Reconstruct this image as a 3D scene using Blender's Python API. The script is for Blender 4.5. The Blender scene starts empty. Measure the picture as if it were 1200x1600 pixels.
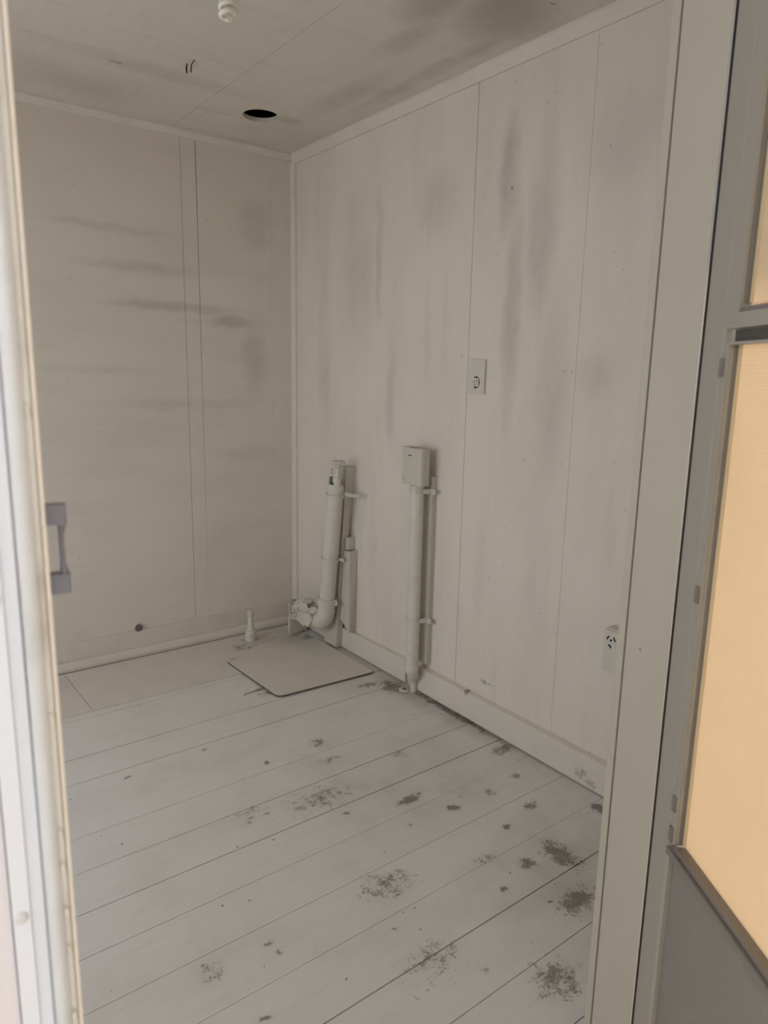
import bpy, bmesh, math, random
from mathutils import Vector, Matrix
random.seed(7)
S = bpy.context.scene
COL = S.collection

# ---------------------------------------------------------------- camera
YAW, PITCH, ROLL = 0.649890515, -0.193734399, 0.0194338758
def cam_axes(y, p, r):
    f = Vector((math.sin(y)*math.cos(p), math.cos(y)*math.cos(p), math.sin(p)))
    rt = Vector((math.cos(y), -math.sin(y), 0)); up = rt.cross(f)
    c, s = math.cos(r), math.sin(r)
    return c*rt + s*up, -s*rt + c*up, f
rt, up, fw = cam_axes(YAW, PITCH, ROLL)
cam_data = bpy.data.cameras.new('camera')
cam = bpy.data.objects.new('camera', cam_data); COL.objects.link(cam)
CAM = Vector((-1.87483, -3.25500, 1.35501))
cam.matrix_world = Matrix(((rt.x, up.x, -fw.x, CAM.x), (rt.y, up.y, -fw.y, CAM.y), (rt.z, up.z, -fw.z, CAM.z), (0, 0, 0, 1)))
cam_data.sensor_fit = 'HORIZONTAL'; cam_data.sensor_width = 36.0
cam_data.lens = 36.0*1097.15/1200.0
cam_data.clip_start = 0.02
cam_data.dof.use_dof = True
cam_data.dof.focus_distance = 2.7
cam_data.dof.aperture_fstop = 11.0
S.camera = cam

# ---------------------------------------------------------------- world, sun, exposure
W = bpy.data.worlds.new('sky'); S.world = W; W.use_nodes = True
wn = W.node_tree.nodes; wl = W.node_tree.links; wn.clear()
wo = wn.new('ShaderNodeOutputWorld'); wb = wn.new('ShaderNodeBackground')
wb.inputs[0].default_value = (0.88, 0.93, 1.03, 1); wb.inputs[1].default_value = 1.0
wl.new(wb.outputs[0], wo.inputs[0])

sun_d = bpy.data.lights.new('sun', 'SUN'); sun_d.energy = 1.8; sun_d.angle = math.radians(1.0)
sun_d.color = (1.0, 0.90, 0.74)
sun = bpy.data.objects.new('sun', sun_d); COL.objects.link(sun)
SAZ, SEL = math.radians(100), math.radians(36)
to_sun = Vector((math.sin(SAZ)*math.cos(SEL), math.cos(SAZ)*math.cos(SEL), math.sin(SEL)))
sun.rotation_euler = to_sun.to_track_quat('Z', 'Y').to_euler()
sun.location = (3, -4, 5)

def portal(name, loc, rot, sx, sy):
    l = bpy.data.lights.new(name, 'AREA'); l.shape = 'RECTANGLE'; l.size = sx; l.size_y = sy
    l.cycles.is_portal = True
    o = bpy.data.objects.new(name, l); COL.objects.link(o); o.location = loc; o.rotation_euler = rot
portal('window_portal', (-2.86, -1.125, 1.175), (0, math.radians(-90), 0), 1.65, 1.75)
portal('doorway_portal', (-1.50, -2.74, 1.05), (math.radians(90), 0, 0), 1.34, 2.1)

S.view_settings.view_transform = 'Standard'; S.view_settings.look = 'None'
S.view_settings.gamma = 1.0; S.view_settings.use_curve_mapping = False
S.view_settings.exposure = 1.74

# ---------------------------------------------------------------- materials
class NT:
    def __init__(s, name):
        s.m = bpy.data.materials.new(name); s.m.use_nodes = True
        s.n = s.m.node_tree.nodes; s.l = s.m.node_tree.links; s.n.clear()
        s.out = s.n.new('ShaderNodeOutputMaterial')
        s.b = s.n.new('ShaderNodeBsdfPrincipled'); s.l.new(s.b.outputs[0], s.out.inputs[0])
        s.geo = None
    def pos(s, obj=False):
        if s.geo is None:
            if obj: s.geo = s.n.new('ShaderNodeTexCoord').outputs['Object']
            else: s.geo = s.n.new('ShaderNodeNewGeometry').outputs['Position']
        return s.geo
    def vm(s, op, a, b=None, out=0):
        n = s.n.new('ShaderNodeVectorMath'); n.operation = op
        s.put(n.inputs[0], a)
        if b is not None: s.put(n.inputs[1], b)
        return n.outputs['Value'] if op == 'LENGTH' else n.outputs[0]
    def ma(s, op, a, b=None, clamp=False):
        n = s.n.new('ShaderNodeMath'); n.operation = op; n.use_clamp = clamp
        s.put(n.inputs[0], a)
        if b is not None: s.put(n.inputs[1], b)
        return n.outputs[0]
    def put(s, sock, v):
        if isinstance(v, bpy.types.NodeSocket): s.l.new(v, sock)
        else: sock.default_value = v
    def noise(s, scale, detail=3, rough=.55, vec=None, color=False, dist=0):
        n = s.n.new('ShaderNodeTexNoise'); n.inputs['Scale'].default_value = 1.0
        n.inputs['Detail'].default_value = detail; n.inputs['Roughness'].default_value = rough
        n.inputs['Distortion'].default_value = dist
        v = vec if vec is not None else s.pos()
        sc = scale if isinstance(scale, (tuple, list)) else (scale,)*3
        s.l.new(s.vm('MULTIPLY', v, sc), n.inputs['Vector'])
        return n.outputs['Color'] if color else n.outputs[0]
    def ramp(s, v, a, b, lo=0.0, hi=1.0, smooth=True):
        n = s.n.new('ShaderNodeMapRange'); n.interpolation_type = 'SMOOTHSTEP' if smooth else 'LINEAR'
        s.put(n.inputs['Value'], v)
        n.inputs['From Min'].default_value = a; n.inputs['From Max'].default_value = b
        n.inputs['To Min'].default_value = lo; n.inputs['To Max'].default_value = hi
        return n.outputs[0]
    def mix(s, f, a, b):
        n = s.n.new('ShaderNodeMix'); n.data_type = 'RGBA'
        s.put(n.inputs['Factor'], f); s.put(n.inputs['A'], a) if False else None
        s.put(n.inputs[6], a); s.put(n.inputs[7], b)
        return n.outputs[2]
    def bump(s, h, strength=.3, dist=.002):
        n = s.n.new('ShaderNodeBump'); n.inputs['Strength'].default_value = strength
        n.inputs['Distance'].default_value = dist; s.l.new(h, n.inputs['Height'])
        s.l.new(n.outputs[0], s.b.inputs['Normal'])
    def col(s, c): s.put(s.b.inputs['Base Color'], c)

def C4(c): return (c[0], c[1], c[2], 1)
PAINT = (0.725, 0.66, 0.575)
DIRT = (0.30, 0.265, 0.22)
BLACKD = (0.10, 0.085, 0.07)

def stained(name, base, mott=(3, 3, 3), mott_amt=.3, stains=(), warp=.03, warp_scale=9, dark=DIRT, specks=0.0, spots=(),
            grain=None, rough=.6, streak=None, dens=.78, vs=26):
    """painted surface with mottled grime; stains = soft (centre, radii, strength); spots = ragged dark marks"""
    t = NT(name); P = t.pos()
    base = C4(base)
    n1 = t.noise(mott, 5, .6)
    c = t.mix(t.ramp(n1, .42, .75, 0, mott_amt), base, C4(dark))
    n2 = t.noise(1.1, 2)
    c = t.mix(t.ramp(n2, .35, .7, 0, .16), c, C4((base[0]*.82, base[1]*.84, base[2]*.74)))
    if streak:
        ns = t.noise(streak[0], 4, .65)
        c = t.mix(t.ramp(ns, .52, .8, 0, streak[1]), c, C4(dark))
    if stains or spots:
        wv = t.vm('MULTIPLY', t.vm('SUBTRACT', t.noise(warp_scale, 4, .6, color=True), (.5, .5, .5)), (warp*2,)*3)
        Pw = t.vm('ADD', P, wv)
    if stains:
        acc = None
        for (cc, rr, st) in stains:
            d = t.vm('LENGTH', t.vm('DIVIDE', t.vm('SUBTRACT', Pw, cc), rr))
            v = t.ramp(d, 1.0, .15, 0, st)
            acc = v if acc is None else t.ma('MAXIMUM', acc, v)
        nn = t.noise(mott, 4, .6)
        f = t.ma('MULTIPLY', acc, t.ramp(nn, .25, .65, .35, 1))
        c = t.mix(f, c, C4(dark))
    if spots:
        acc = None
        for (cc, rr, st) in spots:
            d = t.vm('LENGTH', t.vm('DIVIDE', t.vm('SUBTRACT', Pw, cc), rr))
            v = t.ramp(d, 1.0, .1, 0, st)
            acc = v if acc is None else t.ma('MAXIMUM', acc, v)
        nn = t.ma('ADD', t.ma('MULTIPLY', t.noise(34, 3, .6), .5), t.ma('MULTIPLY', t.noise(130, 4, .7), .5))
        c = t.mix(t.ma('MULTIPLY', acc, .16), c, C4(dark))
        f = t.ramp(t.ma('SUBTRACT', acc, t.ramp(nn, .34, .66, .05, 1.15, False)), -.22, .30, 0, .80)
        c = t.mix(f, c, C4((.155, .135, .112)))
    if specks:
        v = t.n.new('ShaderNodeTexVoronoi'); v.inputs['Scale'].default_value = vs
        wv2 = t.vm('MULTIPLY', t.vm('SUBTRACT', t.noise(60, 3, .6, color=True), (.5, .5, .5)), (.012,)*3)
        t.l.new(t.vm('ADD', P, wv2), v.inputs['Vector'])
        sep = t.n.new('ShaderNodeSeparateColor'); t.l.new(v.outputs['Color'], sep.inputs[0])
        rad = t.ma('MULTIPLY', t.ramp(sep.outputs[0], dens, 1.0, 0, .13, False), 1.0)
        dd = t.ma('SUBTRACT', rad, v.outputs['Distance'])
        c = t.mix(t.ramp(dd, 0.0, .05, 0, specks), c, C4((.13, .11, .09)))
    h = t.noise(220, 2)
    if grain:
        g = t.noise(grain, 4, .6)
        c = t.mix(t.ramp(g, .45, .8, 0, .10), c, C4(dark))
        h = t.ma('ADD', t.ma('MULTIPLY', h, .3), g)
    t.col(c); t.b.inputs['Roughness'].default_value = rough
    t.b.inputs['Specular IOR Level'].default_value = .3
    t.bump(h, .25, .0012)
    return t.m

def simple(name, c, rough=.5, metal=0.0, mott=.15, scale=25, dark=(.2, .17, .14), obj=True, spec=.4):
    t = NT(name); t.pos(obj)
    n = t.noise(scale, 4, .6)
    t.col(t.mix(t.ramp(n, .45, .8, 0, mott), C4(c), C4(dark)))
    t.b.inputs['Roughness'].default_value = rough; t.b.inputs['Metallic'].default_value = metal
    t.b.inputs['Specular IOR Level'].default_value = spec
    t.bump(t.noise(scale*5, 3), .2, .001)
    return t.m

M = {}
M['wall_right'] = stained('painted_wall_right', PAINT, (4, 4, 1.6), .14, stains=[
    ((0, -1.46, 2.02), (.3, .07, .26), .62), ((0, -1.62, 1.85), (.3, .09, .42), .5), ((0, -1.50, 1.55), (.3, .06, .5), .42),
    ((0, -1.70, 1.35), (.3, .10, .45), .28), ((0, -.72, 1.85), (.3, .035, .38), .38), ((0, -.55, 1.75), (.3, .22, .5), .24),
    ((0, -1.1, 2.0), (.3, .16, .18), .30), ((0, -.28, 1.5), (.3, .09, .75), .20), ((0, -1.86, 1.36), (.3, .14, .12), .16),
    ((0, -.82, 1.25), (.3, .05, .3), .22), ((0, -1.95, 2.05), (.3, .22, .2), .13), ((0, -1.40, .60), (.3, .05, .4), .16),
    ((0, -1.05, 1.5), (.3, .03, .3), .16), ((0, -.7, .62), (.3, .05, .35), .16)],
    specks=.32, streak=((9, 9, .8), .12), spots=[((0, -1.46, .183), (.2, .075, .014), .62), ((0, -1.475, 1.985), (.2, .008, .018), 1.0)])
M['wall_back'] = stained('painted_wall_back', PAINT, (1.6, 3, 4), .14, stains=[
    ((-.62, 0, 1.64), (.42, .3, .035), .42), ((-.33, 0, 1.59), (.18, .3, .045), .45), ((-.23, 0, 1.45), (.1, .3, .28), .25),
    ((-.22, 0, 2.05), (.14, .3, .16), .2), ((-.9, 0, 1.95), (.4, .3, .03), .22), ((-.8, 0, 1.80), (.4, .3, .04), .22),
    ((-1.0, 0, 1.35), (.4, .3, .03), .16), ((-.6, 0, 1.2), (.5, .3, .04), .15), ((-.3, 0, .95), (.3, .3, .05), .12),
    ((-.12, 0, .06), (.35, .3, .06), .42)],
    specks=.45, streak=((1.0, 10, 10), .12))
M['ceiling'] = stained('painted_ceiling', (.68, .62, .53), (2, 2, 2), .16, stains=[
    ((-.22, -1.62, 2.4), (.22, .24, .3), .7), ((-.42, -1.52, 2.4), (.13, .2, .3), .65), ((-.9, -.55, 2.4), (.5, .09, .3), .4),
    ((-.34, -1.32, 2.4), (.08, .25, .3), .4), ((-.23, -.8, 2.4), (.1, .4, .3), .35), ((-.12, -1.2, 2.4), (.06, .8, .3), .35), ((-.26, -.42, 2.4), (.09, .06, .3), .4),
    ((-1.1, -.3, 2.4), (.5, .2, .3), .25)], specks=.25, grain=(60, 5, 5), streak=((3, 26, 26), .22),
    spots=[((-.154, -1.743, 2.4), (.02, .012, .1), 1.1)])
_r = random.Random(11)
floor_spots = [((_r.uniform(-1.3, -.1), _r.uniform(-2.4, -1.0), 0), (_r.uniform(.01, .03), _r.uniform(.008, .02), .1), _r.uniform(.6, 1.0)) for _ in range(16)] + [((-.545, -1.672, 0), (.085, .034, .1), 1.25), ((-.461, -1.791, 0), (.042, .034, .1), 1.2), ((-.60, -1.20, 0), (.05, .06, .1), .75),
    ((-.838, -1.94, 0), (.15, .10, .1), .62), ((-.36, -2.14, 0), (.07, .13, .1), .95), ((-.47, -2.11, 0), (.05, .05, .1), .9),
    ((-.47, -2.28, 0), (.12, .07, .1), .95), ((-.36, -2.30, 0), (.08, .05, .1), .9), ((-.08, -2.07, 0), (.05, .06, .1), 1.2), ((-.08, -1.63, 0), (.07, .05, .1), .85),
    ((-.78, -1.50, 0), (.22, .11, .1), .60), ((-1.34, -1.93, 0), (.06, .06, .1), .60), ((-.39, -1.955, 0), (.03, .02, .1), 1.1),
    ((-.71, -2.41, 0), (.12, .10, .1), .72), ((-.25, -1.93, 0), (.06, .04, .1), .75), ((-.9, -2.20, 0), (.15, .1, .1), .55), ((-.40, -1.44, 0), (.05, .05, .1), .65),
    ((-.08, -.98, 0), (.09, .16, .1), .9), ((-.03, -1.3, 0), (.035, .5, .1), .95), ((-.05, -1.63, 0), (.06, .05, .1), .95), ((-.09, -.30, 0), (.10, .16, .1), .8),
    ((-.55, -.72, 0), (.10, .05, .1), .8), ((-.35, -.16, 0), (.06, .05, .1), .95), ((-.15, -.9, 0), (.12, .05, .1), .7),
    ((-.55, -2.02, 0), (.07, .03, .1), .65), ((-.3, -1.80, 0), (.05, .04, .1), .6), ((-.16, -1.78, 0), (.04, .03, .1), .75), ((-.62, -1.33, 0), (.1, .04, .1), .58),
    ((-1.0, -1.45, 0), (.15, .08, .1), .5)]
M['floor'] = stained('painted_floorboards', (.71, .68, .64), (5, 6, 5), .14, spots=floor_spots,
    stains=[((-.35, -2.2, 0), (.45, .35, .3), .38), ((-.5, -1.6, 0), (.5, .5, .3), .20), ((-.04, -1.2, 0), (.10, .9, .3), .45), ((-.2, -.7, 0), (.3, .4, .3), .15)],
    specks=.8, dens=.52, vs=30, warp=.02, warp_scale=24, grain=(4, 70, 4), rough=.5)
M['sheet'] = stained('painted_hardboard', (.67, .62, .55), (7, 7, 7), .14, spots=[((-.42, -.2, 0), (.12, .09, .1), .66), ((-.30, -.17, 0), (.1, .05, .1), .7), ((-.52, -.32, 0), (.10, .06, .1), .45), ((-.12, -.2, 0), (.1, .08, .1), .5)],
    stains=[((-.16, -.2, 0), (.25, .2, .2), .3)], specks=.35, warp=.02, warp_scale=24, rough=.55)
M['trim'] = stained('painted_trim', (.69, .63, .55), (6, 6, 6), .12, specks=.6, rough=.5,
    spots=[((-.02, -1.94, .05), (.05, .05, .03), .75), ((-.02, -1.385, .118), (.06, .03, .02), .95), ((-.02, -1.98, .03), (.05, .04, .03), .7)])
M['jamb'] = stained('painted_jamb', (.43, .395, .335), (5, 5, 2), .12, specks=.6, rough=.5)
M['timber'] = stained('painted_timber', (.58, .535, .47), (12, 12, 3), .22, specks=.4, rough=.65, grain=(90, 90, 5))
M['pipe'] = simple('painted_pipe', (.63, .59, .515), .55, mott=.14, scale=30)
M['flake'] = simple('painted_lagging', (.60, .55, .475), .8, mott=.3, scale=50)
M['steel'] = simple('painted_strap', (.60, .57, .51), .45, mott=.25, scale=60, dark=(.22, .17, .13))
M['dark'] = simple('dark_cavity_timber', (.045, .035, .028), .9, mott=.5, scale=8, dark=(.01, .008, .006))
M['black'] = simple('black_slot', (.012, .010, .009), .8, mott=.1)
M['box'] = simple('galvanised_box', (.56, .52, .44), .5, mott=.6, scale=14, dark=(.36, .40, .36))
M['green'] = simple('green_verdigris', (.22, .27, .21), .8, mott=.5)
M['plate'] = simple('painted_cover_plate', (.62, .575, .50), .45, mott=.1)
M['socket'] = simple('painted_socket', (.61, .57, .49), .45, mott=.12)
M['bulb'] = simple('bulb_glass', (.86, .84, .72), .35, mott=.03)
M['alu'] = simple('weathered_aluminium', (.68, .69, .73), .42, metal=.15, mott=.3, scale=14, dark=(.30, .26, .22))
M['alu_dark'] = simple('dull_aluminium_track', (.24, .215, .19), .5, metal=.3, mott=.4, scale=18, dark=(.16, .13, .11))
M['alu_mid'] = simple('grey_track_aluminium', (.36, .33, .29), .5, metal=.1, mott=.4, scale=18, dark=(.2, .16, .13))
M['shadow_channel'] = simple('shade_coloured_channel', (.085, .078, .066), .7, mott=.3)
M['alu_leaf'] = simple('grey_painted_door_aluminium', (.335, .305, .26), .5, mott=.28, scale=10, dark=(.33, .29, .24))
M['alu_white'] = simple('white_powdercoat', (.80, .83, .93), .4, mott=.05, scale=10, dark=(.62, .60, .60))
M['bead'] = simple('cream_glazing_bead', (.74, .67, .60), .5, mott=.3, scale=40, dark=(.5, .42, .33))
M['pink'] = simple('pale_pink_panel', (.76, .71, .74), .5, mott=.3, scale=6, dark=(.78, .62, .58))
M['handle'] = simple('lilac_grey_metal', (.21, .205, .25), .35, metal=.5, mott=.2, scale=40)
M['kick'] = simple('grey_kick_panel', (.225, .205, .18), .65, mott=.3, scale=60, dark=(.30, .27, .24))
M['concrete'] = simple('concrete', (.50, .47, .42), .9, mott=.3, scale=6)
M['clad'] = simple('exterior_paint', (.74, .70, .60), .7, mott=.2, scale=5)
M['chrome'] = simple('bright_flange', (.62, .62, .62), .25, metal=.9, mott=.2, scale=60)

def pane_mat():
    t = NT('tan_obscured_pane'); P = t.pos(True)
    # fine horizontal reeding under a tan film
    w = t.n.new('ShaderNodeTexWave'); w.wave_type = 'BANDS'; w.bands_direction = 'Z'
    w.inputs['Scale'].default_value = 62; w.inputs['Distortion'].default_value = .6
    t.l.new(P, w.inputs['Vector'])
    n = t.noise(7, 4)
    c = t.mix(t.ramp(n, .4, .8, 0, .35), (.69, .575, .435, 1), (.61, .51, .385, 1))
    c = t.mix(t.ma('MULTIPLY', w.outputs['Fac'], .14), c, (.55, .45, .31, 1))
    t.col(c); t.b.inputs['Roughness'].default_value = .6
    tr = t.n.new('ShaderNodeBsdfTranslucent'); t.put(tr.inputs[0], c)
    mx = t.n.new('ShaderNodeMixShader'); mx.inputs[0].default_value = .55
    t.l.new(t.b.outputs[0], mx.inputs[1]); t.l.new(tr.outputs[0], mx.inputs[2]); t.l.new(mx.outputs[0], t.out.inputs[0])
    t.bump(w.outputs['Fac'], .5, .0015)
    return t.m
M['pane'] = pane_mat()
def edge_light_mat():  # pale translucent colour for the bright line of light at the pane edge
    t = NT('cream_translucent_edge_light'); t.pos(True); t.col((.86, .78, .60, 1))
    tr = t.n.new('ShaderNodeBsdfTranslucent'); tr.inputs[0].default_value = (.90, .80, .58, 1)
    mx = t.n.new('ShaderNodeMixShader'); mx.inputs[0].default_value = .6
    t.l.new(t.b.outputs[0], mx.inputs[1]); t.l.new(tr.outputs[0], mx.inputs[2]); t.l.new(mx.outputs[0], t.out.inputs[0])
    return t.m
M['edge_light'] = edge_light_mat()
def glass_mat():
    t = NT('window_glass'); t.n.remove(t.b)
    a = t.n.new('ShaderNodeBsdfTransparent'); g = t.n.new('ShaderNodeBsdfGlossy'); g.inputs['Roughness'].default_value = .02
    mx = t.n.new('ShaderNodeMixShader'); mx.inputs[0].default_value = .06
    t.l.new(a.outputs[0], mx.inputs[1]); t.l.new(g.outputs[0], mx.inputs[2]); t.l.new(mx.outputs[0], t.out.inputs[0])
    return t.m
M['glass'] = glass_mat()

# ---------------------------------------------------------------- mesh helpers
def link(name, bm, mat, parent=None, smooth=False, bev=0.0, seg=1):
    me = bpy.data.meshes.new(name)
    if bev:
        es = [e for e in bm.edges if e.is_manifold and e.calc_face_angle(0) > .6]
        bmesh.ops.bevel(bm, geom=es, offset=bev, segments=seg, affect='EDGES', clamp_overlap=True)
    bmesh.ops.recalc_face_normals(bm, faces=bm.faces[:])
    if smooth:
        for f in bm.faces: f.smooth = True
        for e in bm.edges:
            if e.is_manifold and e.calc_face_angle(0) > math.radians(32): e.smooth = False
    if parent is not None and not parent.get('_local'):
        off = abs_loc(parent)
        bmesh.ops.translate(bm, verts=bm.verts[:], vec=-off)
    bm.to_mesh(me); bm.free()
    me.materials.append(M[mat] if isinstance(mat, str) else mat)
    o = bpy.data.objects.new(name, me); COL.objects.link(o)
    if parent is not None: o.parent = parent
    return o
def abs_loc(o):
    v = Vector((0, 0, 0))
    while o is not None: v += Vector(o.location); o = o.parent
    return v
def bx(bm, x0, x1, y0, y1, z0, z1):
    v = [bm.verts.new(p) for p in ((x0, y0, z0), (x1, y0, z0), (x1, y1, z0), (x0, y1, z0), (x0, y0, z1), (x1, y0, z1), (x1, y1, z1), (x0, y1, z1))]
    for f in ((0, 3, 2, 1), (4, 5, 6, 7), (0, 1, 5, 4), (1, 2, 6, 5), (2, 3, 7, 6), (3, 0, 4, 7)): bm.faces.new([v[i] for i in f])
def box(name, d, mat, parent=None, bev=0.0, seg=1):
    bm = bmesh.new(); bx(bm, *d); return link(name, bm, mat, parent, bev=bev, seg=seg)
def hexa(bm, lo, hi):
    """8 corner solid: lo, hi = four points each"""
    v = [bm.verts.new(p) for p in list(lo)+list(hi)]
    for f in ((0, 3, 2, 1), (4, 5, 6, 7), (0, 1, 5, 4), (1, 2, 6, 5), (2, 3, 7, 6), (3, 0, 4, 7)): bm.faces.new([v[i] for i in f])
def prism(bm, poly, z0, z1, axis='z'):
    def P(a, b, c): return {'z': (a, b, c), 'y': (a, c, b), 'x': (c, a, b)}[axis]
    lo = [bm.verts.new(P(x, y, z0)) for x, y in poly]; hi = [bm.verts.new(P(x, y, z1)) for x, y in poly]
    n = len(poly); bm.faces.new(lo[::-1]); bm.faces.new(hi)
    for i in range(n): bm.faces.new((lo[i], lo[(i+1) % n], hi[(i+1) % n], hi[i]))
def lathe(bm, prof, c, ax=(0, 0, 1), seg=24, caps=True):
    """prof = [(radius, distance along ax)]"""
    ax = Vector(ax).normalized(); q = ax.to_track_quat('Z', 'Y'); c = Vector(c); rings = []
    for r, h in prof:
        rings.append([bm.verts.new(c + q @ Vector((r*math.cos(2*math.pi*i/seg), r*math.sin(2*math.pi*i/seg), h))) for i in range(seg)])
    for a, b in zip(rings, rings[1:]):
        for i in range(seg): bm.faces.new((a[i], a[(i+1) % seg], b[(i+1) % seg], b[i]))
    if caps: bm.faces.new(rings[0][::-1]); bm.faces.new(rings[-1])
def tube(bm, pts, rad, seg=16, caps=True, ell=1.0):
    pts = [Vector(p) for p in pts]; rad = rad if isinstance(rad, (list, tuple)) else [rad]*len(pts)
    T = [(pts[min(i+1, len(pts)-1)]-pts[max(i-1, 0)]).normalized() for i in range(len(pts))]
    N = T[0].orthogonal().normalized(); rings = []
    for i, p in enumerate(pts):
        N = (N - T[i]*N.dot(T[i])).normalized(); B = T[i].cross(N)
        rings.append([bm.verts.new(p + rad[i]*(math.cos(2*math.pi*k/seg)*N + math.sin(2*math.pi*k/seg)*B*ell)) for k in range(seg)])
    for a, b in zip(rings, rings[1:]):
        for k in range(seg): bm.faces.new((a[k], a[(k+1) % seg], b[(k+1) % seg], b[k]))
    if caps: bm.faces.new(rings[0][::-1]); bm.faces.new(rings[-1])
def band(bm, c, r, h, thick, ax=(0, 0, 1), seg=28):
    """open ring strap around a pipe"""
    lathe(bm, [(r, -h/2), (r+thick, -h/2), (r+thick, h/2), (r, h/2), (r, -h/2)], c, ax, seg, caps=False)
def holed(bm, o, u, v, w, h, r, t):
    """rectangular plate w x h with a round hole r in the middle; o = centre, u, v = unit axes, t thickness vector"""
    o, u, v, t = Vector(o), Vector(u).normalized(), Vector(v).normalized(), Vector(t)
    rim, hole = [], []
    for k in range(16):
        a = 2*math.pi*k/16; cx, cy = math.cos(a), math.sin(a)
        s = min(w/2/abs(cx) if abs(cx) > 1e-6 else 1e9, h/2/abs(cy) if abs(cy) > 1e-6 else 1e9)
        rim.append(o+u*cx*s+v*cy*s); hole.append(o+u*cx*r+v*cy*r)
    L = [[bm.verts.new(p) for p in q] for q in (rim, hole, [p+t for p in hole], [p+t for p in rim])]
    for a, b in ((0, 1), (1, 2), (2, 3), (3, 0)):
        for k in range(16): bm.faces.new((L[a][k], L[a][(k+1) % 16], L[b][(k+1) % 16], L[b][k]))
def chunk(bm, c, size, rot, seed, flat=.35):
    """broken angular flake of lagging"""
    r = random.Random(seed); n = r.choice((5, 6)); R = Matrix.Rotation(rot[2], 3, 'Z') @ Matrix.Rotation(rot[1], 3, 'Y') @ Matrix.Rotation(rot[0], 3, 'X')
    lo, hi = [], []
    for i in range(n):
        a = 2*math.pi*(i+r.uniform(-.25, .25))/n; s = r.uniform(.75, 1.15)
        lo.append(bm.verts.new(Vector(c)+R @ Vector((size[0]*s*math.cos(a), size[1]*s*math.sin(a), -size[2]*r.uniform(.8, 1)))))
        s *= r.uniform(.85, 1)
        hi.append(bm.verts.new(Vector(c)+R @ Vector((size[0]*s*math.cos(a), size[1]*s*math.sin(a), size[2]*r.uniform(.7, 1.1)))))
    bm.faces.new(lo[::-1]); bm.faces.new(hi)
    for i in range(n): bm.faces.new((lo[i], lo[(i+1) % n], hi[(i+1) % n], hi[i]))

def struct(o, label=None):
    o['kind'] = 'structure'
    if label: o['label'] = label
    return o
def empty(name, loc, rz=0):
    o = bpy.data.objects.new(name, None); COL.objects.link(o); o.location = loc; o.rotation_euler = (0, 0, rz)
    o.empty_display_size = .1
    if rz: o['_local'] = 1
    return o
def tag(o, label, cat, group=None):
    o['label'] = label; o['category'] = cat
    if group: o['group'] = group
    return o
def thing(name, loc, label, cat, group=None): return tag(empty(name, loc), label, cat, group)

# ---------------------------------------------------------------- large structure
XL, YF, H = -2.75, -2.643, 2.40          # left wall, inner face of door wall, ceiling height
YO = -2.717                              # outer face of door wall
# floor: dark sub-floor with separate boards
fl = struct(box('floor', (XL-.1, .1, YO, .1, -.10, -.03), 'dark'))
lines = [(.0, .001, .001), (-.19, .001, .001), (-.345, .001, .001), (-.515, .0012, .0016), (-.66, .0008, .0016), (-.806, .0007, .0040),
         (-.967, .0010, .0036), (-1.105, .0016, .0012), (-1.262, .0012, .0007), (-1.418, .0004, .0050), (-1.577, .0004, .0042),
         (-1.722, .0032, .0006), (-1.877, .0019, .0020), (-2.037, .0020, .0014), (-2.193, .0026, .0030), (-2.351, .0022, .0022), (-2.508, .0022, .0032), (-2.717, .001, .001)]
XA, XB = XL, -.0005
for i, (a, b) in enumerate(zip(lines, lines[1:])):
    bm = bmesh.new(); dz = random.uniform(-.0007, .0007)
    # gap widths at the left (x about -1.5) and right wall; extrapolated gently to the left wall
    if i == 4:     # board with a splintered edge beside the cover board
        yt, yb = a[0]-a[1]/2, b[0]+b[2]/2
        poly = [(XA, yb), (XB, yb), (XB, yt), (-.47, yt), (-.488, yt-.016), (-.52, yt-.012), (-.55, yt-.030), (-.57, yt-.022), (-.60, yt-.036), (-.625, yt-.026), (-.66, yt-.030), (-.64, yt-.010), (-.60, yt-.008), (-.58, yt), (XA, yt)]
        prism(bm, poly, -.03+.0, dz)
        link('floor_board', bm, 'floor', fl); continue
    ya1, ya2 = a[0]-a[1]/2, a[0]-a[2]/2
    yb1, yb2 = b[0]+b[1]/2, b[0]+b[2]/2
    hexa(bm, [(XA, yb1, -.03), (XB, yb2, -.03), (XB, ya2, -.03), (XA, ya1, -.03)], [(XA, yb1, dz), (XB, yb2, dz), (XB, ya2, dz), (XA, ya1, dz)])
    link('floor_board', bm, 'floor', fl, bev=.0012)
# splinters left in the torn edge
for k, (x, y, l, a) in enumerate(((-.56, -.682, .045, .1), (-.60, -.690, .05, -.15), (-.52, -.672, .03, .3))):
    bm = bmesh.new(); c, s = math.cos(a), math.sin(a)
    prism(bm, [(x-l*c, y-l*s-.002), (x, y-.004), (x+l*c, y+l*s), (x+l*.2, y+.004)], -.02, -.002+.003*k)
    link('splinter', bm, 'floor', fl)

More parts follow.
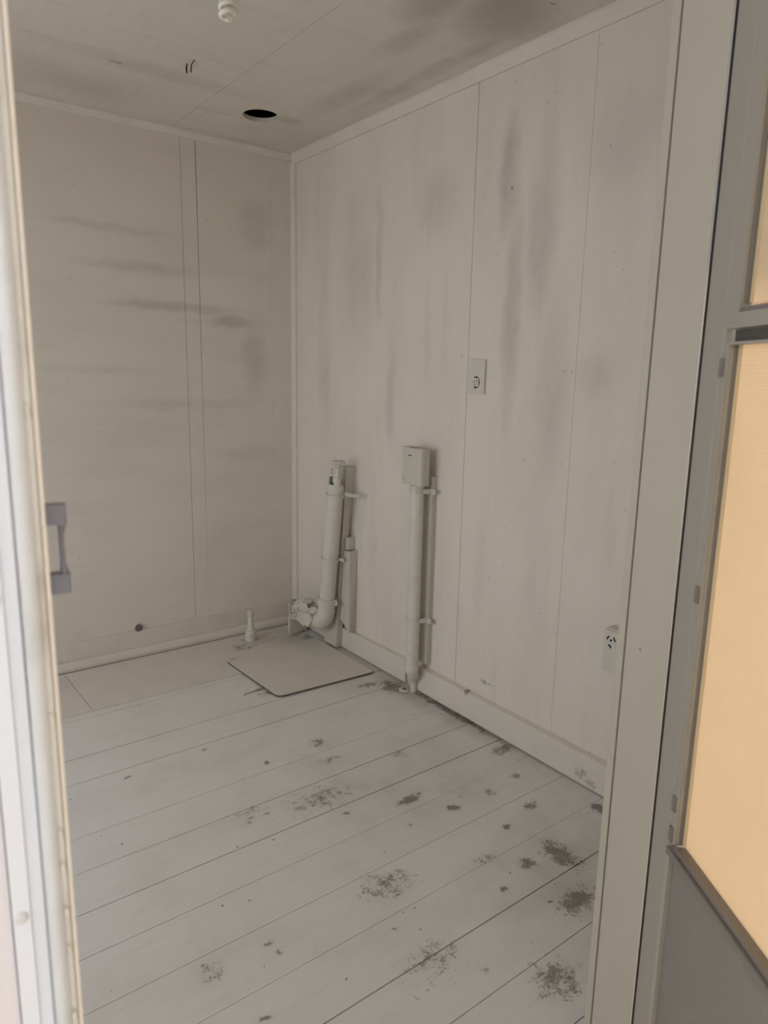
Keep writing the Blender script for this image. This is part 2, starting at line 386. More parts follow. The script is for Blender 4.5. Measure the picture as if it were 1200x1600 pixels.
# back wall and its hardboard panels
wb_ = struct(box('wall_back', (XL-.1, .1, .010, .10, -.03, H+.3), 'dark'))
def wpan_b(x0, x1, z0=0.0, z1=2.398, p=0.0): box('wall_panel', (x0, x1, -p, .009, z0, z1), 'wall_back', wb_, bev=.0006)
wpan_b(XL, -1.802, p=0); wpan_b(-1.80, -.5825); bm = bmesh.new(); hexa(bm, [(-.5808, 0, 0), (-.5098, 0, 0), (-.5098, .009, 0), (-.5808, .009, 0)], [(-.5808, 0, 2.398), (-.5110, 0, 2.398), (-.5110, .009, 2.398), (-.5808, .009, 2.398)]); link('wall_panel', bm, 'wall_back', wb_)
bm = bmesh.new(); hexa(bm, [(-.5096, 0, 0), (-.1324, 0, 0), (-.1324, .009, 0), (-.5096, .009, 0)], [(-.5078, 0, 2.398), (-.1324, 0, 2.398), (-.1324, .009, 2.398), (-.5078, .009, 2.398)]); link('wall_panel', bm, 'wall_back', wb_)
wpan_b(-.1318, -.001)
# right wall
wr_ = struct(box('wall_right', (.010, .10, YO, .01, -.03, H+.3), 'dark'))
def wpan_r(y0, y1, z0=0.0, z1=2.398, p=0.0): box('wall_panel', (-p, .009, y0, y1, z0, z1), 'wall_right', wr_, bev=.0006)
wpan_r(-1.2905, 0); wpan_r(-1.435, -1.2925); wpan_r(-1.7906, -1.4354, p=.0004); wpan_r(YF, -1.7913)
# left wall with window (outside the frame; it lets the daylight in)
wl_ = struct(empty('wall_left', (XL, 0, 0)))
WY0, WY1, WZ0, WZ1 = -2.00, -.25, .35, 2.00
for d in ((XL-.1, XL, YO, WY0, -.03, H+.3), (XL-.1, XL, WY1, .1, -.03, H+.3), (XL-.1, XL, WY0, WY1, -.03, WZ0), (XL-.1, XL, WY0, WY1, WZ1, H+.3)):
    box('wall_panel', d, 'wall_back', wl_)
win = struct(empty('window_1', (XL-.06, (WY0+WY1)/2, WZ0)))
bm = bmesh.new(); xa, xb = XL-.08, XL-.03
bx(bm, xa, xb, WY0, WY1, WZ0, WZ0+.05); bx(bm, xa, xb, WY0, WY1, WZ1-.05, WZ1)
bx(bm, xa, xb, WY0, WY0+.05, WZ0+.05, WZ1-.05); bx(bm, xa, xb, WY1-.05, WY1, WZ0+.05, WZ1-.05)
bx(bm, xa, xb, -1.145, -1.105, WZ0+.05, WZ1-.05)
link('window_frame', bm, 'trim', win)
for y0, y1 in ((WY0+.05, -1.145), (-1.105, WY1-.05)): box('pane', (XL-.058, XL-.054, y0, y1, WZ0+.05, WZ1-.05), 'glass', win)

# ceiling panels below a dark roof space
ce = struct(empty('ceiling', (0, 0, H)))
box('roof_boarding', (XL-.1, .1, YO, .1, H+.30, H+.34), 'dark', ce)
def cpan(x0, x1, y0, y1): box('ceiling_panel', (x0, x1, y0, y1, H, H+.012), 'ceiling', ce, bev=.0006)
JX, JY = -.6245, -2.0
cpan(XL, -1.826, YO, 0); cpan(-1.824, JX-.0009, YO, 0); cpan(JX+.0009, 0, YO, JY-.0006)
bm = bmesh.new()         # panel with the round cut-out
hc, hr = Vector((-.384, -.391)), .073
x0, x1, y0, y1 = JX+.0007, 0.0, JY+.0006, 0.0
outer, inner, SEG = [], [], 48
for k in range(SEG):
    a = 2*math.pi*k/SEG; c, s = math.cos(a), math.sin(a)
    tt = min((x1-hc.x)/c if c > 1e-9 else ((x0-hc.x)/c if c < -1e-9 else 1e9), (y1-hc.y)/s if s > 1e-9 else ((y0-hc.y)/s if s < -1e-9 else 1e9))
    outer.append((hc.x+c*tt, hc.y+s*tt)); inner.append((hc.x+c*hr, hc.y+s*hr))
for cx, cy in ((x0, y0), (x1, y0), (x1, y1), (x0, y1)):   # snap the nearest outer point to each corner
    k = min(range(SEG), key=lambda i: (outer[i][0]-cx)**2+(outer[i][1]-cy)**2); outer[k] = (cx, cy)
L = [[bm.verts.new((p[0], p[1], z)) for p in q] for q, z in ((outer, H), (inner, H), (inner, H+.016), (outer, H+.016))]
for a, b in ((0, 1), (1, 2), (2, 3), (3, 0)):
    for k in range(SEG): bm.faces.new((L[a][k], L[a][(k+1) % SEG], L[b][(k+1) % SEG], L[b][k]))
link('ceiling_panel', bm, 'ceiling', ce)

# cornices, corner bead, skirtings
def cornice(name, axis):
    a, b, c = .030, .030, .008
    prof = [(0, 0), (-a, 0), (-a, -c), (-a*.62, -b*.55), (-c, -b), (0, -b)]
    bm = bmesh.new()
    if axis == 'x': prism(bm, [(p[0], H+p[1]) for p in prof], XL, -.0005, axis='x')
    else: prism(bm, [(p[0], H+p[1]) for p in prof], YF, 0, axis='y')
    return struct(link(name, bm, 'trim'))
cornice('trim_1', 'x'); 
bm = bmesh.new(); prism(bm, [(p[0], H+p[1]) for p in [(-.0003, -.0003), (-.034, -.0003), (-.034, -.010), (-.020, -.026), (-.009, -.040), (-.0003, -.040)]], YF, -.001, axis='y'); struct(link('trim_2', bm, 'trim'))
bm = bmesh.new(); prism(bm, [(-.0005, -.0005), (-.024, -.0005), (-.022, -.010), (-.010, -.022), (-.0005, -.024)], .13, H-.035); struct(link('trim_3', bm, 'trim'))
bm = bmesh.new()
hexa(bm, [(-1.215, -.014, .004), (-.0265, -.014, .004), (-.0265, -.0005, .004), (-1.215, -.0005, .004)], [(-1.200, -.011, .127), (-.0265, -.011, .127), (-.0265, -.0005, .127), (-1.200, -.0005, .127)])
bb = struct(link('baseboard_back', bm, 'trim', bev=.0015))
bm = bmesh.new()
prism(bm, [(-.0145, .004), (-.036, .004), (-.038, .018), (-.033, .034), (-.022, .043), (-.0145, .044)], -1.75, -.03, axis='x')
struct(link('trim_4', bm, 'trim'))
br = struct(empty('baseboard_right', (0, -1.2, 0)))
bm = bmesh.new(); hexa(bm, [(-.020, -.992, .010), (-.0005, -.992, .010), (-.0005, -.105, .012), (-.020, -.105, .012)], [(-.020, -.992, .114), (-.0005, -.992, .118), (-.0005, -.105, .110), (-.020, -.105, .106)])
link('skirting_board', bm, 'trim', br, bev=.0015)
bm = bmesh.new(); hexa(bm, [(-.024, YF, .003), (-.0005, YF, .003), (-.0005, -1.085, .012), (-.024, -1.085, .012)], [(-.024, YF, .113), (-.0005, YF, .118), (-.0005, -1.085, .122), (-.024, -1.085, .117)])
link('skirting_board', bm, 'trim', br, bev=.0018)
box('skirting_backing', (-.006, -.0005, -1.085, -.992, .02, .10), 'timber', br)

# door wall with opening
XJ, XO = -.920, -2.170                   # right jamb face, left jamb face
wf = struct(empty('wall_front', (0, YF, 0)))
box('wall_panel', (XJ+.03, .1, YO+.004, YF, -.03, H+.3), 'clad', wf)
box('wall_panel', (XL-.1, XO-.03, YO+.004, YF, -.03, H+.3), 'clad', wf)
box('wall_panel', (XO-.03, XJ+.03, YO+.004, YF, 2.16, H+.3), 'clad', wf)
fr = struct(empty('trim_5', (XJ, YF, 0)))
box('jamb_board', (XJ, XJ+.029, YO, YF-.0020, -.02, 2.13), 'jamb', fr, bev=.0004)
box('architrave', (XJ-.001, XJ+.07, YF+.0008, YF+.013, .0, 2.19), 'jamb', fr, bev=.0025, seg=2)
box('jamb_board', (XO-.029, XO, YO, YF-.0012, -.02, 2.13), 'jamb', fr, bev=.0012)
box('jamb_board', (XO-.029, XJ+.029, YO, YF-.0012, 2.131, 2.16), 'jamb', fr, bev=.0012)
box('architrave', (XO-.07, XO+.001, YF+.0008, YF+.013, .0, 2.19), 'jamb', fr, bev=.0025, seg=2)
box('threshold', (XO, XJ, YO-.03, YO+.074, -.03, .001), 'jamb', fr, bev=.002)

# outside: paving, and an unseen roof and walls added to dim the daylight
struct(box('ground', (-9, 5, -12, YO, -.30, -.15), 'concrete'))
pr = struct(empty('trim_6', (-1.6, YO, 2.55)))
box('added_shade_roof', (-3.6, .6, -6.4, YO-.002, 2.62, 2.70), 'clad', pr)
box('added_shade_wall', (-3.6, -3.5, -6.4, -2.9, -.15, 2.0), 'clad', pr)
box('added_shade_wall', (-3.49, .6, -6.4, -6.3, -.15, 1.9), 'clad', pr)
for x in (-3.5, .5): box('added_roof_post', (x-.045, x+.045, -6.29, -6.20, -.15, 2.62), 'clad', pr)

# ---------------------------------------------------------------- right screen door, swung outward (door_1)
d1 = struct(empty('door_1', (-.920, -2.7215, 0), math.atan2(-.839, -.545)),
            'weathered aluminium screen door with tan panes swung outward beside the doorway')
# local: x along the leaf from the hinge, y outward (away from the camera), z up
def lbox(name, d, mat, parent=d1, bev=0.0, seg=1):
    bm = bmesh.new(); bx(bm, *d)
    if parent is not d1 and parent is not d2: parent['_local'] = 1
    return link(name, bm, mat, parent, bev=bev, seg=seg)
d2 = None
DW = .92
bm = bmesh.new()
prism(bm, [(-.0022, .020), (-.0022, .0012), (.006, .0012), (.008, .000), (.050, .000), (.0535, .003), (.0535, .020)], .03, 2.10)
link('hinge_stile', bm, 'alu_leaf', d1, bev=.0008)
bm = bmesh.new(); prism(bm, [(DW, .020), (DW, .0), (DW-.054, .0), (DW-.054, .020)], .03, 2.10); link('lock_stile', bm, 'alu_leaf', d1, bev=.001)
def glazing(z0, z1, xs, name):
    # stepped tracks down the stile beside the pane
    xr = DW-.055
    f = lbox('pane_frame', (xs[0], xs[1], .0005, .018, z0, z1), 'alu_leaf', d1, bev=.001)
    lbox('track', (xs[1]+.0002, xs[2], .004, .018, z0, z1), 'alu_mid', d1)
    lbox('track', (xs[2]+.0002, xs[3], .0080, .018, z0, z1), 'alu_dark', d1)
    lbox('track', (xs[3]+.0002, xs[4], .0112, .018, z0, z1), 'alu_dark', d1)
    lbox('edge_light_strip', (xs[4]-.0004, xs[4]+.0045, .0125, .0155, z0, z1), 'edge_light', d1)  # strip added to draw the line of light along the pane
    lbox('pane', (xs[4]-.0005, xr, .0158, .0180, z0-.004, z1+.004), 'pane', d1)
bm = bmesh.new(); bx(bm, -.0046, .0012, .0006, .014, .03, 2.10); link('gap_shade', bm, 'black', d1)  # black strip added for the shade in the gap beside the jamb
glazing(.672, 1.404, (.0545, .0655, .0668, .0682, .0695), 'lower')
# upper light
lbox('pane_frame', (.0545, .0810, .000, .018, 1.440, 2.03), 'alu_leaf', d1, bev=.001)
lbox('track', (.0812, .0830, .005, .018, 1.452, 2.03), 'alu_dark', d1)
lbox('track', (.0832, .0850, .010, .018, 1.452, 2.03), 'alu_dark', d1)
lbox('edge_light_strip', (.0852, .0895, .0105, .0128, 1.452, 2.03), 'edge_light', d1)
lbox('pane', (.0845, DW-.055, .013, .0165, 1.448, 2.034), 'pane', d1)
# middle rail: proud bar above a channel, its shadow put into the near-black colour
lbox('middle_rail', (.0600, DW-.055, -.003, .018, 1.421, 1.440), 'alu_leaf', d1, bev=.001)
lbox('rail_channel', (.0640, DW-.055, .009, .018, 1.4055, 1.420), 'shadow_channel', d1)
lbox('rail_lip', (.0620, DW-.055, .002, .018, 1.401, 1.4045), 'alu_mid', d1, bev=.0006)
lbox('rail_bead', (.0820, DW-.055, .004, .018, 1.4405, 1.447), 'alu_dark', d1, bev=.0008)
# kick rail and panel
lbox('kick_rail', (.0545, DW-.055, -.004, .018, .651, .6625), 'alu_dark', d1, bev=.0015)
lbox('kick_rail', (.0700, DW-.055, .001, .018, .664, .6715), 'alu_dark', d1, bev=.0012)
lbox('kick_panel', (.054, DW-.055, .010, .014, .09, .650), 'kick', d1)
lbox('bottom_rail', (.054, DW-.055, .0, .018, .03, .10), 'alu_leaf', d1, bev=.001)
lbox('top_rail', (.054, DW-.055, .0, .018, 2.032, 2.10), 'alu_leaf', d1, bev=.001)
for z in (1.372, 1.06, .735, .685):
    c = lbox('retaining_clip', (.0535, .0620, -.0025, .002, z-.012, z+.012), 'alu_dark', d1, bev=.001)
for z in (.45, 1.35, 1.93):
    bm = bmesh.new(); lathe(bm, [(.0035, -.04), (.0035, .04)], (-.0005, .008, z), seg=10); link('hinge', bm, 'alu', d1, smooth=True)

# ---------------------------------------------------------------- left door leaf, slightly ajar (door_2)
ax_ = math.radians(10)
# local x from the free edge towards the hinge, y towards the room, z up
d2 = struct(empty('door_2', (-1.7835, -2.7840, 0), math.pi-ax_), 'white aluminium door leaf standing slightly ajar with a small pull handle')
# local frame after rotation by 170 degrees: +x = (-.985,.174), +y = (-.174,-.985) : y points OUT of the room
LW = .385
bm = bmesh.new()
prism(bm, [(.0070, -.016), (.0070, .0030), (.0085, .0052), (.0110, .0064), (.0135, .0068), (.0155, .0060), (.0170, .0040), (.0175, -.016)], .02, 2.10)
link('edge_stile', bm, 'alu', d2, smooth=True)
bm = bmesh.new()
prism(bm, [(-.0002, -.014), (-.0002, .0030), (.0024, .0036), (.0028, -.014)], .02, 2.10); link('edge_bead', bm, 'bead', d2, bev=.0006)
bm = bmesh.new(); bx(bm, .0030, .0068, -.014, .0022, .02, 2.10); link('sealant_channel', bm, simple('dirty_sealant', (.66, .62, .57), .6, mott=.9, scale=7, dark=(.33, .26, .21)), d2)
bm = bmesh.new()
prism(bm, [(.0185, -.014), (.0185, .0015), (.0265, .0035), (.0265, -.014)], .02, 2.10); link('stile_strip', bm, 'alu_white', d2, bev=.0005)
bm = bmesh.new()
prism(bm, [(.0268, -.014), (.0268, .0060), (.0375, .0072), (.0385, -.014)], .02, 2.10); link('cover_strip', bm, 'alu_white', d2, bev=.0006)
bm = bmesh.new(); bx(bm, .039, LW-.03, -.010, .000, .02, 2.10); link('door_panel', bm, 'pink', d2)
bm = bmesh.new(); bx(bm, LW-.03, LW, -.014, .004, .02, 2.10); link('hinge_stile', bm, 'alu_white', d2, bev=.001)
for z in (.992, 1.215, .55, 1.85):
    bm = bmesh.new(); lathe(bm, [(.0042, 0), (.0042, .0012), (.0030, .0026), (.0008, .0030)], (.0325, .0066, z), (0, 1, 0), 16)
    link('screw', bm, 'alu', d2, smooth=True)
for k in range(8):
    z = (.83, .90, .955, .985, 1.02, 1.045, 1.13, 1.33)[k]
    bm = bmesh.new(); chunk(bm, (.0052, .0045, z), (.0012, .0009, .003), (0, 0, 0), 40+k); link('sealant_lump', bm, 'bead', d2)
# pull handle on the free edge: two stand-offs and a grip
hd = empty('pull_handle', (0, 0, 0)); hd.parent = d2; hd['_local'] = 1
for z in (1.2625, 1.2165):
    bm = bmesh.new(); prism(bm, [(-.0120, -.017), (-.0128, -.012), (-.0120, -.007), (.0045, -.007), (.0045, -.017)], z-.0065, z+.0065); link('handle_post', bm, 'handle', hd, bev=.0014, seg=2)
bm = bmesh.new(); tube(bm, [(-.0092, -.012, 1.2225), (-.0086, -.012, 1.230), (-.0086, -.012, 1.249), (-.0092, -.012, 1.2565)], [.0028, .0017, .0017, .0028], 14, ell=1.2); link('grip', bm, 'handle', hd, smooth=True)

# ---------------------------------------------------------------- things on the floor
fs = thing('hardboard_sheet', (-.62, -.25, 0), 'thin painted hardboard sheet lining the floor along the back wall', 'floor sheet')
bm = bmesh.new(); prism(bm, [(-2.6, -.470), (-1.214, -.472), (-1.224, -.045), (-2.6, -.045)], .0008, .0040); link('sheet', bm, 'sheet', fs, bev=.0006)
bm = bmesh.new(); prism(bm, [(-1.211, -.472), (-.56, -.484), (-.56, -.045), (-1.221, -.045)], .0008, .0040); link('sheet', bm, 'sheet', fs, bev=.0006)
bm = bmesh.new(); prism(bm, [(-.5595, -.484), (-.12, -.490), (-.12, -.045), (-.5595, -.045)], .0008, .0040); link('sheet', bm, 'sheet', fs, bev=.0006)
def rounded(pts, rads, n=5):
    out = []
    for i, p in enumerate(pts):
        a, b = Vector(pts[i-1])-Vector(p), Vector(pts[(i+1) % len(pts)])-Vector(p); r = rads[i]
        a.normalize(); b.normalize(); p = Vector(p)
        if not r: out.append(tuple(p)); continue
        for k in range(n+1):
            t = k/n; q = (1-t)**2*(p+a*r)+2*t*(1-t)*p+t*t*(p+b*r); out.append((q.x, q.y))
    return out
cbd = thing('cover_board', (-.30, -.56, 0), 'square painted board with a rounded corner laid over the floorboards by the pipes', 'board')
cp_ = [(-.568, -.335), (-.548, -.794), (-.063, -.820), (-.063, -.30)]
bm = bmesh.new(); prism(bm, rounded([(-.5665, -.3365), (-.5465, -.7925), (-.0645, -.8185), (-.0645, -.3015)], [.01, .035, .02, .01]), .0074, .0100); link('face', bm, 'sheet', cbd, bev=.0006)
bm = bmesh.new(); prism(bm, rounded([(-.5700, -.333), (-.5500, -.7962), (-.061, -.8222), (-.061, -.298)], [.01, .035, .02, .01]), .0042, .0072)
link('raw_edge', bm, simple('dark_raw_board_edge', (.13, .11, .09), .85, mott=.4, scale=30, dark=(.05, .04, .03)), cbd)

st = thing('capped_pipe', (-.344, -.138, .004), 'short painted pipe stub with a cap standing on the floor by the back wall', 'pipe stub')
bm = bmesh.new(); lathe(bm, [(.0265, .004), (.0285, .010), (.0280, .052), (.0265, .058), (.0190, .061), (.0180, .070)], (-.347, -.138, 0), seg=28); link('socket_base', bm, 'pipe', st, smooth=True)
bm = bmesh.new(); lathe(bm, [(.0175, .068), (.0165, .09), (.0140, .115), (.0128, .132)], (-.347, -.138, 0), seg=24); link('neck', bm, 'pipe', st, smooth=True)
bm = bmesh.new(); lathe(bm, [(.0150, .1325), (.0178, .135), (.0178, .162), (.0155, .166)], (-.347, -.138, 0), seg=10); link('cap', bm, 'flake', st, bev=.001)
bm = bmesh.new(); lathe(bm, [(.0055, 0), (.0055, .003), (.003, .005)], (-.3635, -.1645, .036), (-.5, -.86, 0), 12); link('plug', bm, 'steel', st)
sc = bmesh.new(); prism(sc, [(-.395, -.100), (-.400, -.190), (-.365, -.215), (-.300, -.205), (-.215, -.175), (-.235, -.150), (-.300, -.160), (-.310, -.105)], .0042, .0056)
tag(link('mortar_patch', sc, M['timber']), 'thin scraped mortar patch around the foot of the capped pipe stub', 'mortar patch')

ff = thing('floor_flange', (-.062, -1.048, 0), 'small round metal flange with an open hole on the floor below the slim pipe', 'flange')
bm = bmesh.new(); lathe(bm, [(.011, .0020), (.011, .0065), (.014, .0075), (.024, .0035), (.025, .0010), (.025, .0006), (.011, .0006)], (-.057, -1.035, 0), seg=28, caps=False); link('ring', bm, 'steel', ff, smooth=True)
bm = bmesh.new(); lathe(bm, [(.0108, .0008), (.0108, .0022)], (-.057, -1.035, 0), seg=18); link('opening', bm, 'black', ff)
bm = bmesh.new(); tube(bm, [(-.067, -1.041, .006), (-.059, -1.035, .010), (-.050, -1.031, .007)], .0022, 8); link('bridge', bm, 'chrome', ff, smooth=True)

# ---------------------------------------------------------------- lagged waste pipe in the corner
def straight(p0, p1, t): return Vector(p0).lerp(Vector(p1), t)
PB, PT = Vector((-.100, -.472, .255)), Vector((-.100, -.546, .850))
dirp = (PT-PB).normalized()
wp = thing('waste_pipe', (-.1, -.47, 0), 'thick painted waste pipe leaning in the corner with a cracked lagged elbow', 'pipe')
bm = bmesh.new(); R = .039
prof = [(R, 0), (R, .245), (R+.0015, .250), (R+.0015, .262), (R, .266), (R*.99, .56), (R+.001, .575), (R-.004, .5995), (R-.010, .5995), (R-.012, .45), (R-.012, .02)]
lathe(bm, prof, PB, dirp, 32, caps=False); link('pipe_body', bm, 'pipe', wp, smooth=True)
bm = bmesh.new(); lathe(bm, [(R-.013, .50), (R-.013, .505)], PB, dirp, 20); link('bore', bm, 'black', wp)
# verdigris shard standing in the mouth
bm = bmesh.new()
for a0 in [0]:
    c0 = PB+dirp*.585
    vs = []
    for k in range(6):
        a = math.radians(95+16*k); q = dirp.to_track_quat('Z', 'Y')
        lo = c0+q @ Vector(((R-.006)*math.cos(a), (R-.006)*math.sin(a), 0)); hi = c0+q @ Vector(((R-.006)*math.cos(a), (R-.006)*math.sin(a), .045-.003*(k % 2)))
        li = c0+q @ Vector(((R-.011)*math.cos(a), (R-.011)*math.sin(a), 0)); hii = c0+q @ Vector(((R-.011)*math.cos(a), (R-.011)*math.sin(a), .043))
        vs.append([bm.verts.new(v) for v in (lo, hi, hii, li)])
    for a, b in zip(vs, vs[1:]):
        for k in range(4): bm.faces.new((a[k], a[(k+1) % 4], b[(k+1) % 4], b[k]))
    bm.faces.new(vs[0]); bm.faces.new(vs[-1][::-1])
link('shard', bm, 'green', wp)
# elbow towards the back wall
bm = bmesh.new()
tube(bm, [PB+dirp*.012, PB-dirp*.02, (-.100, -.466, .205), (-.100, -.452, .172), (-.100, -.425, .146), (-.100, -.385, .134), (-.100, -.335, .140), (-.100, -.29, .152), (-.100, -.245, .158), (-.100, -.205, .150), (-.100, -.165, .125), (-.100, -.145, .080), (-.100, -.140, .006)],
     [R+.002, R+.003, R+.005, R+.007, R+.006, R+.002, R-.006, R-.010, R-.010, R-.010, R-.010, R-.010, R-.010], 28)
link('elbow', bm, 'pipe', wp, smooth=True)
bm = bmesh.new(); band(bm, PB+dirp*.005, R+.002, .036, .006, dirp, 32); link('collar', bm, 'pipe', wp, smooth=True)
# cracked lagging flakes around the elbow outlet
fl_ = [((-.140, -.300, .205), (.027, .025, .009), (-.5, -.7, .5), 1), ((-.150, -.335, .200), (.026, .024, .009), (-.6, -.7, .4), 2), ((-.118, -.320, .212), (.028, .022, .008), (-.2, -.4, 1), 3),
       ((-.146, -.325, .143), (.034, .036, .009), (-.8, -.5, .15), 4), ((-.150, -.375, .150), (.026, .034, .008), (-.9, -.45, .1), 5), ((-.138, -.262, .190), (.022, .026, .008), (-.7, -.5, .3), 6),
       ((-.128, -.385, .190), (.026, .018, .007), (-.6, -.5, .6), 7), ((-.135, -.222, .158), (.024, .022, .009), (-.5, -.8, .2), 8), ((-.146, -.225, .120), (.026, .018, .008), (-.4, -.9, .1), 9),
       ((-.125, -.265, .105), (.022, .018, .006), (-.6, -.5, -.5), 10), ((-.095, -.285, .205), (.03, .026, .007), (0, -.2, 1), 11)]
for c, s, nv, sd in fl_:
    s = [v*1.18 for v in s]
    bm = bmesh.new(); e = Vector(nv).to_track_quat('Z', 'Y').to_euler('XYZ'); chunk(bm, c, s, (e.x, e.y, e.z+0), sd); link('lagging_flake', bm, 'flake', wp, bev=.0005)
# perforated straps nailed to the batten
def strap(parent, c, ax, r, direction, n, first, cell=.0135, h=.014, sag=.0, holes=True):
    s = empty('strap', c); s.parent = parent; s.location = Vector(c)-abs_loc(parent)
    bm = bmesh.new(); band(bm, c, r, h, .0036, ax, 32); link('band', bm, 'steel', s, smooth=True)
    bm = bmesh.new(); d = Vector(direction).normalized()
    for k in range(n):
        o = Vector(first)+d*cell*(k+.5)+Vector((0, 0, -sag*math.sin(math.pi*(k+.5)/n)))
        holed(bm, o, d, (0, 0, 1), cell, h, .0035 if holes else .0015, (-.0020, 0, 0))
    link('tab', bm, 'steel', s, bev=0)
    bm = bmesh.new(); e = Vector(first)+d*cell*(n-.5); lathe(bm, [(.0030, 0), (.0030, .003), (.0012, .0042)], e+Vector((-.002, 0, 0)), (-1, 0, 0), 10); link('nail', bm, 'steel', s)
    return s
strap(wp, PB+dirp*.545, dirp, R+.001, (.25, -.97, 0), 7, (-.072, -.568, .806), sag=.004, h=.016)
strap(wp, PB+dirp*.225, dirp, R+.001, (.25, -.97, 0), 3, (-.072, -.524, .480), h=.016, holes=False)
strap(wp, PB+dirp*.003, dirp, R+.008, (.2, -.98, 0), 1, (-.085, -.520, .262), h=.026, cell=.018)

# stop valve in the mouth of the pipe
sv = thing('stop_valve', (-.1, -.555, .86), 'small painted stop valve with a round handwheel rising from the open pipe top', 'valve')
VB = Vector((-.104, -.560, .800)); vd = Vector((0, -.06, 1)).normalized()
bm = bmesh.new(); lathe(bm, [(.0125, -.08), (.0125, .035), (.0150, .040), (.0185, .046), (.0190, .080), (.0165, .084)], VB, vd, 20); link('body', bm, 'pipe', sv, smooth=True)
bm = bmesh.new(); lathe(bm, [(.0165, .0845), (.0180, .087), (.0180, .100), (.0140, .104)], VB, vd, 6); link('gland_nut', bm, 'pipe', sv, bev=.0008)
bm = bmesh.new(); lathe(bm, [(.0130, .1045), (.0130, .128), (.0065, .132), (.0050, .150)], VB, vd, 16); link('bonnet', bm, 'pipe', sv, smooth=True)
o0 = VB+vd*.112
bm = bmesh.new(); lathe(bm, [(.0085, 0), (.0085, .018), (.0115, .019), (.0115, .030), (.007, .030), (.007, .022)], o0+Vector((-.006, .004, 0)), (-.55, .83, .0), 14); link('outlet', bm, 'pipe', sv, smooth=True)
bm = bmesh.new(); wc = VB+vd*.152; ring = []
NS = 10
tube(bm, [wc+Vector((.026*math.cos(2*math.pi*k/30)*(1+.07*math.cos(NS*2*math.pi*k/30)), .026*math.sin(2*math.pi*k/30)*(1+.07*math.cos(NS*2*math.pi*k/30)), .002)) for k in range(31)], .0068, 10, caps=False)
link('handwheel', bm, 'steel', sv, smooth=True)
bm = bmesh.new(); lathe(bm, [(.008, -.003), (.008, .006), (.004, .009)], wc, vd, 12)
for k in range(4):
    a = k*math.pi/2+.4; tube(bm, [wc+Vector((0, 0, .001)), wc+Vector((.024*math.cos(a), .024*math.sin(a), .002))], .0035, 8)
link('wheel_spokes', bm, 'steel', sv, smooth=True)

# timbers behind the pipes
def timber(lo, hi, label, bev=.002):
    bm = bmesh.new(); hexa(bm, lo, hi); return tag(link('timber_batten', bm, 'timber', bev=bev), label, 'timber')
timber([(-.0525, -.484, .0132), (-.0210, -.484, .0132), (-.0210, -.372, .0132), (-.0525, -.372, .0132)], [(-.056, -.566, .925), (-.0210, -.566, .925), (-.0210, -.470, .925), (-.056, -.470, .925)],
       'tall leaning timber batten directly behind the thick waste pipe')
bt = timber([(-.0205, -.452, .112), (-.0006, -.452, .112), (-.0006, -.385, .112), (-.0205, -.385, .112)], [(-.0205, -.566, .925), (-.0006, -.566, .925), (-.0006, -.480, .925), (-.0205, -.480, .925)],
       'thin packing lath pressed between the tall leaning batten and the wall')
bm = bmesh.new(); hexa(bm, [(-.044, -.585, .119), (-.0006, -.580, .119), (-.0006, -.505, .150), (-.044, -.505, .170)], [(-.044, -.583, .523), (-.0006, -.588, .527), (-.0006, -.534, .523), (-.044, -.534, .520)])
tag(link('timber_block', bm, 'timber', bev=.002), 'thick timber block on the wall just above the skirting beside the waste pipe', 'timber')
bm = bmesh.new(); hexa(bm, [(-.040, -.562, .5275), (-.0006, -.566, .5275), (-.0006, -.5385, .5275), (-.040, -.5385, .5275)], [(-.040, -.562, .585), (-.0006, -.568, .588), (-.0006, -.5390, .588), (-.040, -.5390, .585)])
tag(link('timber_block', bm, 'timber', bev=.0015), 'small timber offcut standing on top of the thick wall block', 'timber')
timber([(-.024, -1.138, .148), (-.0008, -1.138, .148), (-.0008, -1.070, .148), (-.024, -1.070, .148)], [(-.024, -1.141, .952), (-.0008, -1.141, .952), (-.0008, -1.070, .952), (-.024, -1.070, .952)],
       'straight timber batten on the wall behind the slim pipe and metal box')

# boxed end where the waste pipe leaves through the back wall
cbx = thing('pipe_surround', (-.1, -.17, 0), 'broken painted board surround at the corner under the lagged elbow', 'board')
bm = bmesh.new(); prism(bm, [(-.150, .006), (-.085, .012), (-.045, .030), (-.040, .08), (-.060, .135), (-.075, .172), (-.150, .178)], -.192, -.180, axis='y'); link('face_board', bm, 'timber', cbx, bev=.001)
box('cleat', (-.058, -.040, -.1795, -.150, .006, .03), 'timber', cbx, bev=.001)

# ---------------------------------------------------------------- slim pipe with metal box
cp = thing('slim_pipe', (-.07, -1.1, 0), 'slim upright painted pipe strapped to a batten below a metal box', 'pipe')
c0, c1 = Vector((-.068, -1.096, .112)), Vector((-.068, -1.098, .895)); r2 = .0275
bm = bmesh.new(); lathe(bm, [(r2, 0), (r2, (c1-c0).length)], c0, c1-c0, 28); link('pipe_body', bm, 'pipe', cp, smooth=True)
bm = bmesh.new(); tube(bm, [(-.066, -1.096, .130), (-.060, -1.093, .105), (-.044, -1.082, .080), (-.028, -1.066, .048), (-.0235, -1.062, -.028)], [.0262, .0255, .023, .0185, .017], 24); link('offset_foot', bm, 'pipe', cp, smooth=True)
bm = bmesh.new(); lathe(bm, [(r2, 0), (r2+.0015, .003), (r2+.0015, .024), (r2, .027)], (-.068, -1.096, .110), seg=28); link('end_collar', bm, 'pipe', cp, smooth=True)
